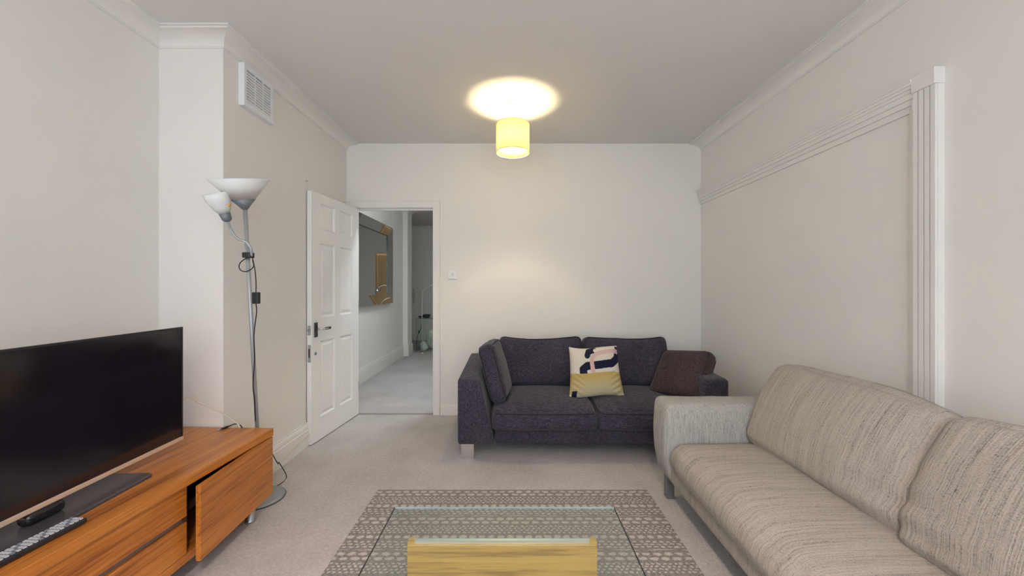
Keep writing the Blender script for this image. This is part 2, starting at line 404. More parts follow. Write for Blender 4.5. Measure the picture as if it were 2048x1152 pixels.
# cornices
cov = [(0, -0.066), (0.009, -0.066), (0.009, -0.058)]
for k in range(8):
    a = PI/2*k/7; cov.append((0.012+0.083*(1-math.cos(a)), -0.058+0.044*math.sin(a)))
cov += [(0.100, -0.014), (0.100, -0.007), (0.115, -0.007), (0.115, 0), (0, 0)]
prof = [(o, ZC+z-0.0005) for o, z in cov]
struct(sweep('trim_2', [(XL0, YF), (XL0, YS), (XL1, YS), (XL1, YB)], prof, trim_m))
struct(sweep('trim_3', [(XR, YF), (XR, YB)], prof, trim_m, -1))
struct(sweep('trim_4', [(XH, YB+WT), (XH, YN), (-1.855, YN), (-1.855, YN2)], prof, trim_m))
struct(sweep('trim_5', [(-3.7, YE), (-0.1, YE)], prof, trim_m, 1))
# baseboards
def skirt(h): return [(0, 0), (0.022, 0), (0.022, h*0.70), (0.017, h*0.74), (0.019, h*0.80), (0.014, h*0.90), (0.008, h*0.94), (0.008, h), (0, h)]
struct(sweep('baseboard_left', [(XL0, YF), (XL0, YS), (XL1, YS), (XL1, YB)], skirt(0.18), trim_m))
struct(sweep('baseboard_right', [(XR, YF), (XR, YB)], skirt(0.11), trim_m, -1))
struct(sweep('baseboard_back', [(-0.69, YB), (XR, YB)], skirt(0.095), trim_m, 1))
struct(sweep('baseboard_hall_left', [(XH, YB+WT), (XH, YN), (-1.855, YN), (-1.855, YN2)], skirt(0.21), trim_m))
struct(sweep('baseboard_hall_end', [(-3.7, YE), (-1.45, YE)], skirt(0.21), trim_m, 1))
# doorway lining and architrave
struct(boxes('door_2', [(OX0-0.03, OX0, YB, YB+WT, 0, OZ), (OX1, OX1+0.03, YB, YB+WT, 0, OZ), (OX0-0.03, OX1+0.03, YB, YB+WT, OZ, OZ+0.03),
        (OX0, OX0+0.012, YB+0.045, YB+0.08, 0, OZ), (OX1-0.012, OX1, YB+0.045, YB+0.08, 0, OZ), (OX0+0.012, OX1-0.012, YB+0.045, YB+0.08, OZ-0.012, OZ)], trim_m))
def archi(x, d):   # stepped cross-section of the architrave, as boxes
    return None
struct(boxes('trim_6', [(OX0-0.069, OX0-0.004, YB-0.016, YB, 0, OZ+0.004), (OX1+0.004, OX1+0.060, YB-0.016, YB, 0, OZ+0.004), (OX1+0.060, OX1+0.068, YB-0.022, YB, 0, OZ+0.068),
        (OX0-0.069, OX1+0.060, YB-0.016, YB, OZ+0.004, OZ+0.060), (OX0-0.069, OX1+0.060, YB-0.022, YB, OZ+0.060, OZ+0.068)], trim_m))
struct(boxes('trim_7', [(OX0, OX1, YB-0.004, YB+0.03, 0, 0.004)], plain('threshold_seam', (0.32, 0.29, 0.27), 0.8)))
# fluted surround of the blocked opening in the right wall
ZR0, ZR1 = CH+0.790, CH+0.925
rp = [(0, ZR0), (0.012, ZR0), (0.012, ZR0+0.030), (0.022, ZR0+0.030), (0.022, ZR0+0.055), (0.031, ZR0+0.055), (0.031, ZR0+0.080), (0.037, ZR0+0.080),
      (0.037, ZR0+0.096), (0.042, ZR0+0.096), (0.042, ZR0+0.110), (0.047, ZR0+0.110), (0.047, ZR0+0.124), (0.051, ZR0+0.124), (0.051, ZR1), (0, ZR1)]
YP0, YP1 = D(1.70), D(1.795)
struct(sweep('trim_8', [(XR, YP1), (XR, YB)], rp, trim_m, -1))
bm = bmesh.new()
bx(bm, XR-0.026, XR, YP0, YP1+0.02, 0, ZR0+0.07)
for k in range(4):
    a = YP0+0.003+k*0.0235; bx(bm, XR-0.036, XR-0.026, a, a+0.018, 0, ZR0+0.07)
bx(bm, XR-0.018, XR, YP1+0.02, YP1+0.034, 0, ZR0)
struct(frombm('trim_9', bm, trim_m))
struct(box('trim_10', XR-0.046, XR, YP0-0.004, YP1+0.002, ZR0+0.07, ZR1+0.004, trim_m, bev=0.002))

# ---------------------------------------------------------------- six panel door
hinge = Vector((-1.481, YB-0.004, 0)); free = Vector((-1.556, YB-0.72, 0))
ang = math.atan2(free.y-hinge.y, free.x-hinge.x)
dr = bpy.data.objects.new('door_1', None); C.objects.link(dr); dr.location = (hinge.x, hinge.y, 0.008); dr.rotation_euler = (0, 0, ang); dr['kind'] = 'structure'
# local: x runs from hinge (0) to lock edge (0.72); y>0 is the face toward the room
DW, DH, DT = 0.715, 1.975, 0.036
zr = [(0.18, 0.79), (0.98, 1.577), (1.69, 1.90)]; xc = [(0.115, 0.318), (0.400, 0.603)]
bm = bmesh.new()
bx(bm, 0, DW, -DT+0.014, -0.014, 0, DH)
xs = [0, xc[0][0], xc[0][1], xc[1][0], xc[1][1], DW]; zs = [0, zr[0][0], zr[0][1], zr[1][0], zr[1][1], zr[2][0], zr[2][1], DH]
for s in (0, 1):
    y0, y1 = ((-0.014, 0) if s == 0 else (-DT, -DT+0.014))
    for a, b_ in ((0, 1), (2, 3), (4, 5)): bx(bm, xs[a], xs[b_], y0, y1, 0, DH)
    for a in (1, 3):
        for q in (0, 2, 4, 6): bx(bm, xs[a], xs[a+1], y0, y1, zs[q], zs[q+1])
frombm('door_leaf', bm, door_m, dr)
pm = {}
for (a, b_) in xc:
    for (z0, z1) in zr:
        bm = bmesh.new()
        for s in (1, -1):
            yb_ = -0.014 if s == 1 else -DT+0.014
            def ring(ins, y): return [bm.verts.new((a+ins, y, z0+ins)), bm.verts.new((b_-ins, y, z0+ins)), bm.verts.new((b_-ins, y, z1-ins)), bm.verts.new((a+ins, y, z1-ins))]
            r0, r1, r2, r3 = ring(0.0, yb_+s*0.014), ring(0.010, yb_+s*0.002), ring(0.016, yb_+s*0.002), ring(0.040, yb_+s*0.010)
            for p, q in ((r0, r1), (r1, r2), (r2, r3)):
                for i in range(4): bm.faces.new((p[i], p[(i+1) % 4], q[(i+1) % 4], q[i]))
            bm.faces.new(r3)
        frombm('panel', bm, door_m, dr)
hx_ = DW-0.052
h = box('handle', hx_-0.018, hx_+0.022, 0, 0.007, 0.83, 0.945, plain('dark_steel_plate', (0.10, 0.095, 0.09), 0.25, 0.9), dr, 0.002)
tube('lever', [(hx_, 0.006, 0.893), (hx_, 0.045, 0.893), (hx_-0.02, 0.052, 0.893), (hx_-0.115, 0.050, 0.892)], 0.0075, chrome_m, h, 10, 5)
box('lever_sleeve', hx_-0.118, hx_-0.045, 0.042, 0.058, 0.883, 0.902, black_m, h, 0.003)
lathe('keyhole_cover', [(0, 0.004), (0.012, 0.004), (0.015, 0.0), (0, 0)], steel_m, dr, 20, mtx=Matrix.Translation((hx_+0.004, 0, 0.70)) @ Matrix.Rotation(-PI/2, 4, 'X'))
box('latch_plate', DW, DW+0.002, -0.030, -0.006, 0.85, 0.925, steel_m, dr)
box('latch_bolt', DW+0.002, DW+0.016, -0.025, -0.011, 0.878, 0.898, greymetal_m, dr, 0.002)
lp = box('lock_plate', DW, DW+0.002, -0.030, -0.006, 0.64, 0.775, steel_m, dr)
box('bolt_slot', DW+0.002, DW+0.003, -0.023, -0.013, 0.675, 0.745, darkin_m, lp)
for z in (0.22, 1.0, 1.72): box('hinge', -0.004, 0.003, -0.034, 0.003, z, z+0.09, steel_m, dr)

# ---------------------------------------------------------------- air vent on the left wall
v = thing('air_vent', 'white slatted air vent grille high on the left wall under the cornice', 'vent', (XL1, D(2.355), 2.300))
VW, VH = D(0.29), 0.250
bm = bmesh.new()
for b_ in ((0, 0.034, 0, 0.022, 0, VH), (0, 0.034, VW-0.022, VW, 0, VH), (0, 0.034, 0.022, VW-0.022, 0, 0.03), (0, 0.034, 0.022, VW-0.022, VH-0.03, VH), (0, 0.008, 0.022, VW-0.022, 0.03, VH-0.03)):
    bx(bm, *b_)
frombm('vent_frame', bm, plastic_m, v)
cw = (VW-0.044)/3
for k in (1, 2): box('mullion', 0.008, 0.032, 0.022+cw*k-0.004, 0.022+cw*k+0.004, 0.03, VH-0.03, plastic_m, v)
bm = bmesh.new(); bx(bm, 0.014, 0.031, 0, cw-0.009, 0, 0.0108)
for q in bm.verts:
    if q.co.y > 0.02: q.co.z -= 0.003
bmesh.ops.recalc_face_normals(bm, faces=bm.faces); sl = bpy.data.meshes.new('slat'); bm.to_mesh(sl); bm.free(); sl.materials.append(plastic_m)
for k in range(3):
    for r_ in range(11):
        o = bpy.data.objects.new('slat', sl); C.objects.link(o); o.parent = v; o.location = (0, 0.022+cw*k+0.0045, 0.035+r_*0.0165)
# unseen window and hall light added to brighten the hall; far room light
struct(boxes('added_window', [(-3.76, -3.72, 7.36, 7.42, 0.76, 2.24), (-3.76, -3.72, 8.38, 8.44, 0.76, 2.24), (-3.76, -3.72, 7.42, 8.38, 0.76, 0.80), (-3.76, -3.72, 7.42, 8.38, 2.20, 2.24), (-3.76, -3.72, 7.88, 7.92, 0.80, 2.20)], trim_m))
for p, lab, c_, e_ in (((-0.6, 4.08, ZC), 'added unseen round opal ceiling light of the hall just beyond the doorway', (0.84, 0.94, 1.0), 46.0), ((-1.2, 10.1, ZC), 'round warm ceiling light of the room behind the hall', (1.0, 0.74, 0.40), 26.0)):
    t = thing('unseen_ceiling_light', lab, 'ceiling light', p)
    lathe('rim', [(0, 0), (0.165, 0), (0.165, -0.02), (0.15, -0.02), (0.15, -0.012), (0, -0.012)], plastic_m, t, 32)
    lathe('diffuser', [(0.15, -0.014), (0.135, -0.045), (0.09, -0.068), (0, -0.078)], emit('lit_diffuser', c_, e_), t, 32)
# nails
for p, l in (((XL1, D(3.12), 2.055), 'tiny nail head in the left wall above the open door'), ((XL1+0.002, YB-0.06, CH+0.80), 'small dark nail in the wall corner by the door frame')):
    tag(lathe('nail', [(0, 0.014), (0.005, 0.014), (0.005, 0.012), (0.0016, 0.011), (0.0016, 0), (0, 0)], greymetal_m, None, 12, p, Matrix.Rotation(PI/2, 4, 'Y')), l, 'nail')
# light switch
sw = thing('light_switch', 'white square light switch plate on the back wall right of the doorway', 'light switch', (-0.573, YB, CH+0.115))
box('plate', -0.043, 0.043, -0.012, 0, -0.043, 0.043, plastic_m, sw, 0.003)
box('rocker', -0.013, 0.013, -0.014, -0.008, -0.016, 0.016, plain('switch_rocker', (0.72, 0.70, 0.69), 0.3), sw, 0.002)
for sx_ in (-1, 1): lathe('screw', [(0, 0.002), (0.0035, 0.0015), (0.004, 0), (0, 0)], steel_m, sw, 10, mtx=Matrix.Translation((sx_*0.028, -0.009, 0)) @ Matrix.Rotation(PI/2, 4, 'X'))

# ---------------------------------------------------------------- pendant lamp
def pendant(at, label):
    pl = thing('pendant_lamp', label, 'lamp', (at[0], at[1], 0))
    lathe('ceiling_rose', [(0, ZC), (0.047, ZC), (0.047, ZC-0.012), (0.042, ZC-0.024), (0.030, ZC-0.030), (0.010, ZC-0.034), (0, ZC-0.034)], plastic_m, pl)
    tube('cord', [(0, 0, ZC-0.034), (0.001, 0, 2.50), (0, 0, 2.425)], 0.0035, plastic_m, pl)
    lathe('bulb_holder', [(0, 2.43), (0.012, 2.43), (0.018, 2.415), (0.019, 2.38), (0.014, 2.372), (0, 2.372)], plastic_m, pl, 24)
    bl = lathe('bulb', [(0, 2.372), (0.012, 2.372), (0.016, 2.355), (0.028, 2.335), (0.030, 2.315), (0.022, 2.296), (0, 2.290)], bulb_m, pl, 24)
    bl.visible_shadow = True
    R_, Z0, Z1 = 0.124, 2.240, 2.450
    sh = lathe('lamp_shade', [(R_, Z0), (R_, Z1), (R_-0.0015, Z1), (R_-0.0015, Z0)], shade_m, pl, 64, close=True)
    for z in (Z0, Z1):
        tube('shade_rim', [(R_*math.cos(a), R_*math.sin(a), z) for a in [2*PI*i/48 for i in range(48)]], 0.0022, plain('shade_rim_tape', (0.80, 0.70, 0.42), 0.7), sh, 6, 0, True)
    bm = bmesh.new()
    for i in range(3):
        a = 2*PI*i/3+0.5; tube_bm(bm, [Vector((0.018*math.cos(a), 0.018*math.sin(a), 2.418)), Vector((R_*0.985*math.cos(a), R_*0.985*math.sin(a), 2.44))], 0.0014, 6)
    frombm('shade_spider', bm, steel_m, sh)
    ss = box('shade_seam', -0.0008, 0.0008, 0.0, 0.010, Z0, Z1, plain('shade_seam_tape', (0.45, 0.36, 0.16), 0.8), sh)
    a = math.radians(197); ss.location = (R_*math.cos(a)*1.003, R_*math.sin(a)*1.003, 0); ss.rotation_euler = (0, 0, a)
pendant(PEND, 'lit pendant lamp with cream drum shade hanging before the back wall')
pendant(ADDED_PEND, 'added unseen lit pendant lamp with cream drum shade at the window end of the room')

# ---------------------------------------------------------------- media cabinet
CZ = 0.464
cab_rot = math.radians(-1.9)
cab = thing('media_cabinet', 'long low orange wood media cabinet with one door ajar, under the television', 'cabinet', (-1.303, D(2.20), 0), rotz=cab_rot)
# local: x from -depth to 0 (front); y from -length to 0 (far end)
CDp, CL = 0.56, D(1.80)
y_div = -D(0.545)
box('top', -CDp, 0, -CL, 0, CZ-0.040, CZ, teak_m, cab, 0.0012, 1)
FX = -0.012
dd_ = CL+y_div   # to the other divider
boxes('carcass', [(-CDp, -0.03, -CL+0.0, -CL+0.02, 0.108, CZ-0.040), (-CDp, -0.03, -0.02, 0, 0.108, CZ-0.040), (-CDp, FX, -CL, 0, 0.108, 0.142) ], teak_m, cab)
boxes('inner_panels', [(-CDp, -CDp+0.01, -CL+0.02, -0.02, 0.142, CZ-0.040), (-CDp+0.01, FX-0.006, y_div-0.018, y_div, 0.142, CZ-0.040), (-CDp+0.01, FX-0.006, -dd_, -dd_+0.018, 0.142, CZ-0.040),
                       (-CDp+0.01, -0.06, y_div, -0.02, 0.285, 0.300)], darkin_m, cab)
boxes('drawer_gap_rail', [(-CDp+0.05, FX-0.012, -dd_+0.018, y_div-0.018, 0.278, 0.296)], plain('grey_drawer_rail', (0.20, 0.17, 0.15), 0.4, 0.3), cab)
for z0, z1 in ((0.298, CZ-0.044), (0.144, 0.274)):
    box('drawer', -0.45, FX, -dd_+0.014, y_div-0.006, z0, z1, teak_m, cab, 0.001, 1)
def cdoor(y_far, y_near, ajar):
    L = abs(y_far-y_near)
    e = box('door', -0.020, 0, -L if y_near < y_far else 0, 0 if y_near < y_far else L, 0.110, CZ-0.046, teak_m, cab, 0.001, 1)
    e.location = (FX+0.008, y_far, 0); e.rotation_euler = (0, 0, ajar); return e
cdoor(0.0, y_div-0.004, math.radians(5.2))
cdoor(-CL, -dd_+0.006, 0)
for x in (-0.075, -CDp+0.06):
    for y in (-0.075, -CL+0.075):
        lathe('leg', [(0, 0), (0.026, 0), (0.026, 0.008), (0.023, 0.010), (0.023, 0.108), (0, 0.108)], steel_m, cab, 28, (x, y, 0))

# ---------------------------------------------------------------- television
tvR, tvL = Vector((-1.553, D(1.90))), Vector((-1.517, D(1.90)-0.955))
ta = math.atan2(tvR.y-tvL.y, tvR.x-tvL.x)-PI/2
tv = thing('television', 'large flat black television standing on the wooden media cabinet', 'television', ((tvR.x+tvL.x)/2, (tvR.y+tvL.y)/2, CZ), rotz=ta)
TW = (tvR-tvL).length; TZ0, TZ1 = 0.052, 0.583
bd = box('tv_body', -0.035, -0.004, -TW/2+0.004, TW/2-0.004, TZ0+0.004, TZ1-0.004, bezel_m, tv, 0.006)
boxes('bezel', [(-0.010, 0.0, -TW/2, TW/2, TZ1-0.008, TZ1), (-0.010, 0.0, -TW/2, -TW/2+0.006, TZ0, TZ1), (-0.010, 0.0, TW/2-0.006, TW/2, TZ0, TZ1)], bezel_m, tv)
box('lower_strip', -0.012, 0.003, -TW/2, TW/2, TZ0, TZ0+0.016, bronze_m, tv, 0.001, 1)
box('screen', -0.006, -0.002, -TW/2+0.005, TW/2-0.005, TZ0+0.014, TZ1-0.007, screen_m, tv)
softbox('stand_neck', (0.05, 0.11, 0.045), 0.02, plain('gloss_black_neck', (0.01, 0.01, 0.012), 0.08), tv, loc=(-0.012, -0.06, 0.032), n=8)
bm = bmesh.new(); lo = rr_loop(0.105, 0.275, 0.02, 5); 
def prism(bm, loop, z0, z1, ins=0.0):
    a = [bm.verts.new((x, y, z0)) for x, y in loop]; cx = sum(p[0] for p in loop)/len(loop); cy = sum(p[1] for p in loop)/len(loop)
    b = [bm.verts.new((x-math.copysign(ins, x-cx), y-math.copysign(ins, y-cy), z1)) for x, y in loop]
    for i in range(len(loop)): bm.faces.new((a[i], a[(i+1) % len(a)], b[(i+1) % len(a)], b[i]))
    bm.faces.new(a); bm.faces.new(b)
prism(bm, lo, 0.0, 0.009); prism(bm, rr_loop(0.105, 0.275, 0.02, 5), 0.009, 0.012, 0.003)
o = frombm('stand_base', bm, tvbase_m, tv); o.location = (-0.024, -0.035, 0.0)

# remote control
rc = thing('remote_control', 'black remote control with pale buttons lying in front of the television stand', 'remote control', (-1.420, D(1.20), CZ), rotz=math.radians(-4))
prb = softbox('body', (0.050, 0.225, 0.020), 0.008, plain('remote_black', (0.02, 0.02, 0.024), 0.3), rc, loc=(0, 0, 0.010), n=8)
bmat = [plain('remote_button_pale', (0.62, 0.64, 0.68), 0.25), plain('remote_button_grey', (0.25, 0.27, 0.32), 0.3)]
mes = []
for mm in bmat:
    bm = bmesh.new(); bx(bm, -0.0042, 0.0042, -0.0038, 0.0038, 0, 0.003); bmesh.ops.recalc_face_normals(bm, faces=bm.faces)
    me = bpy.data.meshes.new('button'); bm.to_mesh(me); bm.free(); me.materials.append(mm); mes.append(me)
for r_ in range(17):
    for c_ in range(4):
        o = bpy.data.objects.new('button', mes[(r_*3+c_*2) % 5 == 0]); C.objects.link(o); o.parent = rc
        o.location = (-0.0165+c_*0.011, 0.098-r_*0.0122, 0.0195)

# cables on the cabinet
tag(tube('cable', [(-1.60, 1.70, 0.56), px(368, 797, 1.85), px(400, 806, 1.92), px(440, 824, 1.98), px(462, 838, 2.02), px(478, 851, 2.045), (-1.50, 2.064, CZ-0.05), (-1.51, 2.066, 0.36)], 0.0043, cream_cable_m), 'cream cable running from behind the television over the cabinet end', 'cable')
pc = thing('power_lead', 'short black lead with a small plug lying on the cabinet top', 'cable', (0, 0, 0))
zc = CZ+0.005
def onz(x, y, z): Y = (CH-z)*FP/(y-HZ); return Vector(((x-1024)/FP*Y, Y, z))
tube('lead', [onz(460, 851.5, zc), onz(470, 848, zc), onz(480, 850, zc), onz(484, 855, zc)], 0.003, black_m, pc)
a, b_ = onz(443, 858, zc+0.001), onz(462, 851, zc+0.001)
tube('plug', [a, a.lerp(b_, 0.3), a.lerp(b_, 0.7), b_], [0.005]*8+[0.0065]*8+[0.004]*9, black_m, pc, 8, 8)
c_ = onz(435, 860.5, zc+0.001)
tube('plug_tip', [a, c_], 0.0032, steel_m, pc, 8, 0)

# ---------------------------------------------------------------- floor lamp (it leans toward the room)
LB = Vector((-1.466, D(2.35), 0))
LT = px(490, 418, 1.89)
fl = thing('floor_lamp', 'grey metal floor lamp with two white shades, standing behind the cabinet end', 'lamp', LB)
def rel(v): return Vector(v)-LB
def poleY(yp):
    a, b_ = LB+Vector((0, 0, 0.03)), LT; lo_, hi_ = -0.1, 1.3
    for _ in range(40):
        t = (lo_+hi_)/2; p = a.lerp(b_, t); y = HZ+(CH-p.z)*FP/p.y
        if y > yp: lo_ = t
        else: hi_ = t
    return p.y
def F(x, y, o=-0.02): return rel(px(x, y, poleY(y)+o))
lathe('base', [(0, 0), (0.125, 0), (0.125, 0.006), (0.118, 0.014), (0.06, 0.024), (0.018, 0.032), (0.014, 0.045), (0, 0.045)], greymetal_m, fl, 48)
lathe('base_ring', [(0.1255, 0), (0.1275, 0), (0.1275, 0.004), (0.1255, 0.004)], black_m, fl, 48, close=True)
ptop = rel(LT); tube('pole', [Vector((0, 0, 0.03)), ptop], 0.0100, pole_m, fl, 16, 0)
mt = Matrix.Translation(ptop) @ Matrix.Rotation(math.radians(-1), 4, 'Y') @ Matrix.Rotation(math.radians(14), 4, 'X')
lathe('shade_cup', [(0, -0.004), (0.011, -0.004), (0.052, 0.046), (0.049, 0.047), (0, 0.010)], socket_m, fl, 40, mtx=mt)
lathe('lamp_shade', [(0.049, 0.044), (0.133, 0.142), (0.130, 0.144), (0.046, 0.048)], opal_m, fl, 56, mtx=mt, close=True)
s0 = rel(px(456, 443, 1.85)); ax_ = (rel(px(431, 386, 1.80))-s0).normalized()
q = Vector((0, 0, 1)).rotation_difference(ax_).to_matrix().to_4x4(); mt2 = Matrix.Translation(s0) @ q
lathe('reading_socket', [(0, -0.002), (0.012, 0.0), (0.021, 0.010), (0.024, 0.040), (0.021, 0.042), (0, 0.034)], socket_m, fl, 28, mtx=mt2)
lathe('reading_shade', [(0.021, 0.036), (0.038, 0.066), (0.050, 0.100), (0.057, 0.138), (0.055, 0.139), (0.047, 0.100), (0.035, 0.068), (0.018, 0.038)], opal_m, fl, 44, mtx=mt2, close=True)
bo = rel(px(459, 410, 1.775)); lathe('bulb_tip', [(0, 0.008), (0.006, 0.007), (0.008, 0), (0, 0)], plain('amber_plastic', (0.75, 0.42, 0.10), 0.4), fl, 16, mtx=Matrix.Translation(bo) @ Matrix.Rotation(PI/2, 4, 'X'))
tube('gooseneck', [s0, rel(px(462, 460, 1.87)), rel(px(475, 477, 1.88)), F(492, 484, -0.022), F(502, 498, -0.02), F(503, 512, -0.014)], 0.0062, pole_m, fl, 12, 8)
cl = F(499, 511, 0); box('clamp', cl.x-0.022, cl.x+0.018, cl.y-0.026, cl.y+0.014, cl.z-0.013, cl.z+0.015, black_m, fl, 0.004)
si = F(512.5, 596, -0.03); box('inline_switch', si.x-0.016, si.x+0.016, si.y-0.012, si.y+0.012, si.z-0.030, si.z+0.030, black_m, fl, 0.004)
tube('cable_loop', [F(496, 514), F(482, 524), F(478, 534), F(484, 542), F(496, 542), F(507, 533), F(505, 520)], 0.0026, black_m, fl)
tube('cable', [F(505, 516), F(510, 540), F(512, 565), F(512, 585, -0.03), F(512, 606, -0.03), F(513, 625), F(508, 670), F(509, 720), F(506, 770), F(509, 800), F(513, 850, 0.0), Vector((0.0, 0.045, 0.32)), Vector((0.02, 0.06, 0.25)),
              Vector((0.055, 0.07, 0.17)), rel(onz(558, 925, 0.10)), rel(onz(573, 953, 0.006)), rel(onz(560, 968, 0.004)), rel(onz(540, 975, 0.004)), Vector((-0.05, 0.17, 0.004))], 0.0026, black_m, fl)
# white cable along the skirting
tag(tube('cable', [(XL1+0.030, 2.16, 0.03), (XL1+0.030, 2.35, 0.012), (XL1+0.028, 2.52, 0.035), (XL1+0.028, 2.70, 0.075), (XL1+0.027, 2.95, 0.085), (XL1+0.028, 3.3, 0.05), (XL1+0.03, 3.5, 0.01)], 0.0032, cream_cable_m),
    'cream cable trailing along the left baseboard behind the open door', 'cable')

# ---------------------------------------------------------------- rug and coffee table
rg = tag(box('rug', -0.813, 0.819, 0.02, D(2.435), 0.0, 0.009, rug_m, None, 0.003, 1), 'flat woven grey and cream rug with rows of dots under the glass table', 'rug')
ct = thing('coffee_table', 'low glass coffee table on golden oak panel legs, on the rug', 'table', (-0.03, D(1.14), 0.009))
gx0, gx1, gy1, gy0 = -0.434+0.03, 0.378+0.03, D(1.49)-D(1.14), -0.95
TT = 0.420-0.009
gt = box('glass_top', gx0+0.0006, gx1-0.0006, gy0, gy1-0.0006, TT-0.0055, TT, glass_m, ct)
for a in (gx0-0.0008, gx1-0.0006): boxes('side_edge', [(a, a+0.0014, gy0, gy1, TT-0.0055, TT)], edge_m, gt)
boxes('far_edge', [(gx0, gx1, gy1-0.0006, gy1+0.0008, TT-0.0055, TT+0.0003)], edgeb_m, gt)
for yc in (1.2055-D(1.14), -0.80):
    x0, x1 = -0.337+0.03, 0.274+0.03
    lg = box('leg_panel', x0, x1, yc, yc+0.030, 0, TT-0.015, oak_m, ct, 0.0012, 1)
    for a in (x0, x1-0.022): boxes('end_cap', [(a, a+0.022, yc+0.004, yc+0.026, TT-0.015, TT-0.006)], oak_m, lg)
    boxes('metal_channel', [(x0+0.022, x1-0.022, yc+0.008, yc+0.020, TT-0.015, TT-0.006)], alu_m, lg)

# ---------------------------------------------------------------- dark two-seat sofa against the back wall
ds = thing('sofa', 'dark charcoal two-seat fabric sofa on chrome feet against the back wall', 'sofa', (0.605, YB-0.02, 0))
SX0, SX1 = -0.39-0.605, 1.545-0.605
SY0 = D(2.86)-(YB-0.02)          # front, negative
def piping(name, pts, parent, m=darkpipe_m, r=0.0042):
    bm = bmesh.new(); tube_bm(bm, [Vector(p) for p in pts], r, 6, True); return frombm(name, bm, m, parent, True)
ZB = 0.107
# arms
for s in (-1, 1):
    xo = SX0 if s == -1 else SX1
    def df(v, u, s=s, xo=xo):
        z = v.z+0.34; fz = max(0, min(1, (z-ZB)/0.47)); yy_ = (v.y+0.45)/0.9
        wdt = 0.26-0.10*fz
        x = (v.x+0.13)/0.26*wdt           # 0 at the outer side
        zz = z+(0.035*yy_)*fz
        return (xo-s*x, v.y+SY0+0.455, zz)
    softbox('arm', (0.26, 0.91, 0.466), 0.022, dark_m, ds, (0.006, 0.0, 0.004), 14, df)
bfr = softbox('back_frame', (SX1-SX0-0.30, 0.20, 0.56), 0.03, dark_m, ds, n=10, loc=(0, -0.12, ZB+0.285))
softbox('base_rail', (SX1-SX0-0.48, 0.82, 0.125), 0.012, dark_m, ds, n=10, loc=(0, SY0+0.43, ZB+0.065))
IX0, IX1 = SX0+0.245, SX1-0.245
for a, b_ in ((IX0, 0.004), (0.008, IX1)):
    wd = b_-a
    def sd(v, u): return (v.x, v.y, v.z-0.026*max(0, -u[1])**3+(0.010 if u[2] > 0 else 0)*(1-u[0]**2))
    c = softbox('seat_cushion', (wd, 0.66, 0.135), 0.035, dark_m, ds, (0.0, 0.012, 0.026), 18, sd, 0.004, 5, (a+wd/2, SY0+0.315, 0.300), seed=a*9)
    lp_ = rr_loop(wd/2-0.008, 0.33-0.008, 0.05)
    piping('piping', [(x, y-0.010*(1-(x/(wd/2))**2)*(1 if y < -0.3 else 0), 0.052-0.026*max(0, -y/0.33)**3+0.006) for x, y in lp_], c)
def backc(cx, sd_):
    mt_ = Matrix.Translation((cx, -0.285, 0.585)) @ Matrix.Rotation(math.radians(-13), 4, 'X')
    def f(v, u):
        droop = -0.030*(1-u[0]**2)*max(0, u[2]) if u[2] > 0 else 0
        return (v.x*(1-0.02*u[2]), v.y, v.z+droop+0.004*math.sin(3*u[0]+sd_)*max(0, u[2]))
    c = softbox('back_cushion', (0.735, 0.17, 0.43), 0.05, dark_m, ds, (0.012, 0.030, 0.0), 18, f, 0.007, 4, None, mt_, sd_)
    pts = []
    for x, z in rr_loop(0.357, 0.206, 0.055):
        u0, u2 = x/0.3675, z/0.215
        p = f(Vector((x, -0.066, z)), (u0, 0, u2)); pts.append(mt_ @ Vector(p))
    piping('piping', pts, c)
backc(-0.352, 0.0); backc(0.388, 2.0)
for x in (SX0+0.025, SX1-0.117):
    for y in (SY0+0.02, -0.14):
        box('foot', x, x+0.092, y, y+0.085, 0, ZB+0.004, chrome_m, ds, 0.003)
# loose cushions on it
def loose(name, label, size, mt_, m, sd_, cat='cushion'):
    t = thing(name, label, cat, mt_.translation)
    R = mt_.to_3x3().to_4x4()
    c = softbox('cover', size, 0.045, m, t, (0.0, 0.016, 0.0), 16, None, 0.008, 5, None, R, sd_)
    for s in (-1, 1):
        piping('piping', [R @ Vector((x, s*(size[1]/2-0.012), z)) for x, z in rr_loop(size[0]/2-0.013, size[2]/2-0.013, 0.045)], t)
    return t
def frame(c, ex, ez):
    ex = Vector(ex).normalized(); ez = Vector(ez); ez = (ez-ex*ez.dot(ex)).normalized(); ey = ez.cross(ex)
    m_ = Matrix((ex, ey, ez)).transposed().to_4x4(); m_.translation = Vector(c); return m_
loose('cushion', 'dark charcoal box cushion leaning on the left arm of the dark sofa', (0.43, 0.125, 0.44), frame((-0.125, 2.965, 0.585), (0.10, 1, -0.02), (-0.27, 0.06, 1)), dark_m, 3.0)
loose('cushion', 'dark brown square cushion tilted against the right arm of the dark sofa', (0.45, 0.115, 0.41), frame((1.350, 2.985, 0.535), (0.217, -0.395, 0.058), (0.23, 0.055, 0.304)), dark2_m, 6.0)

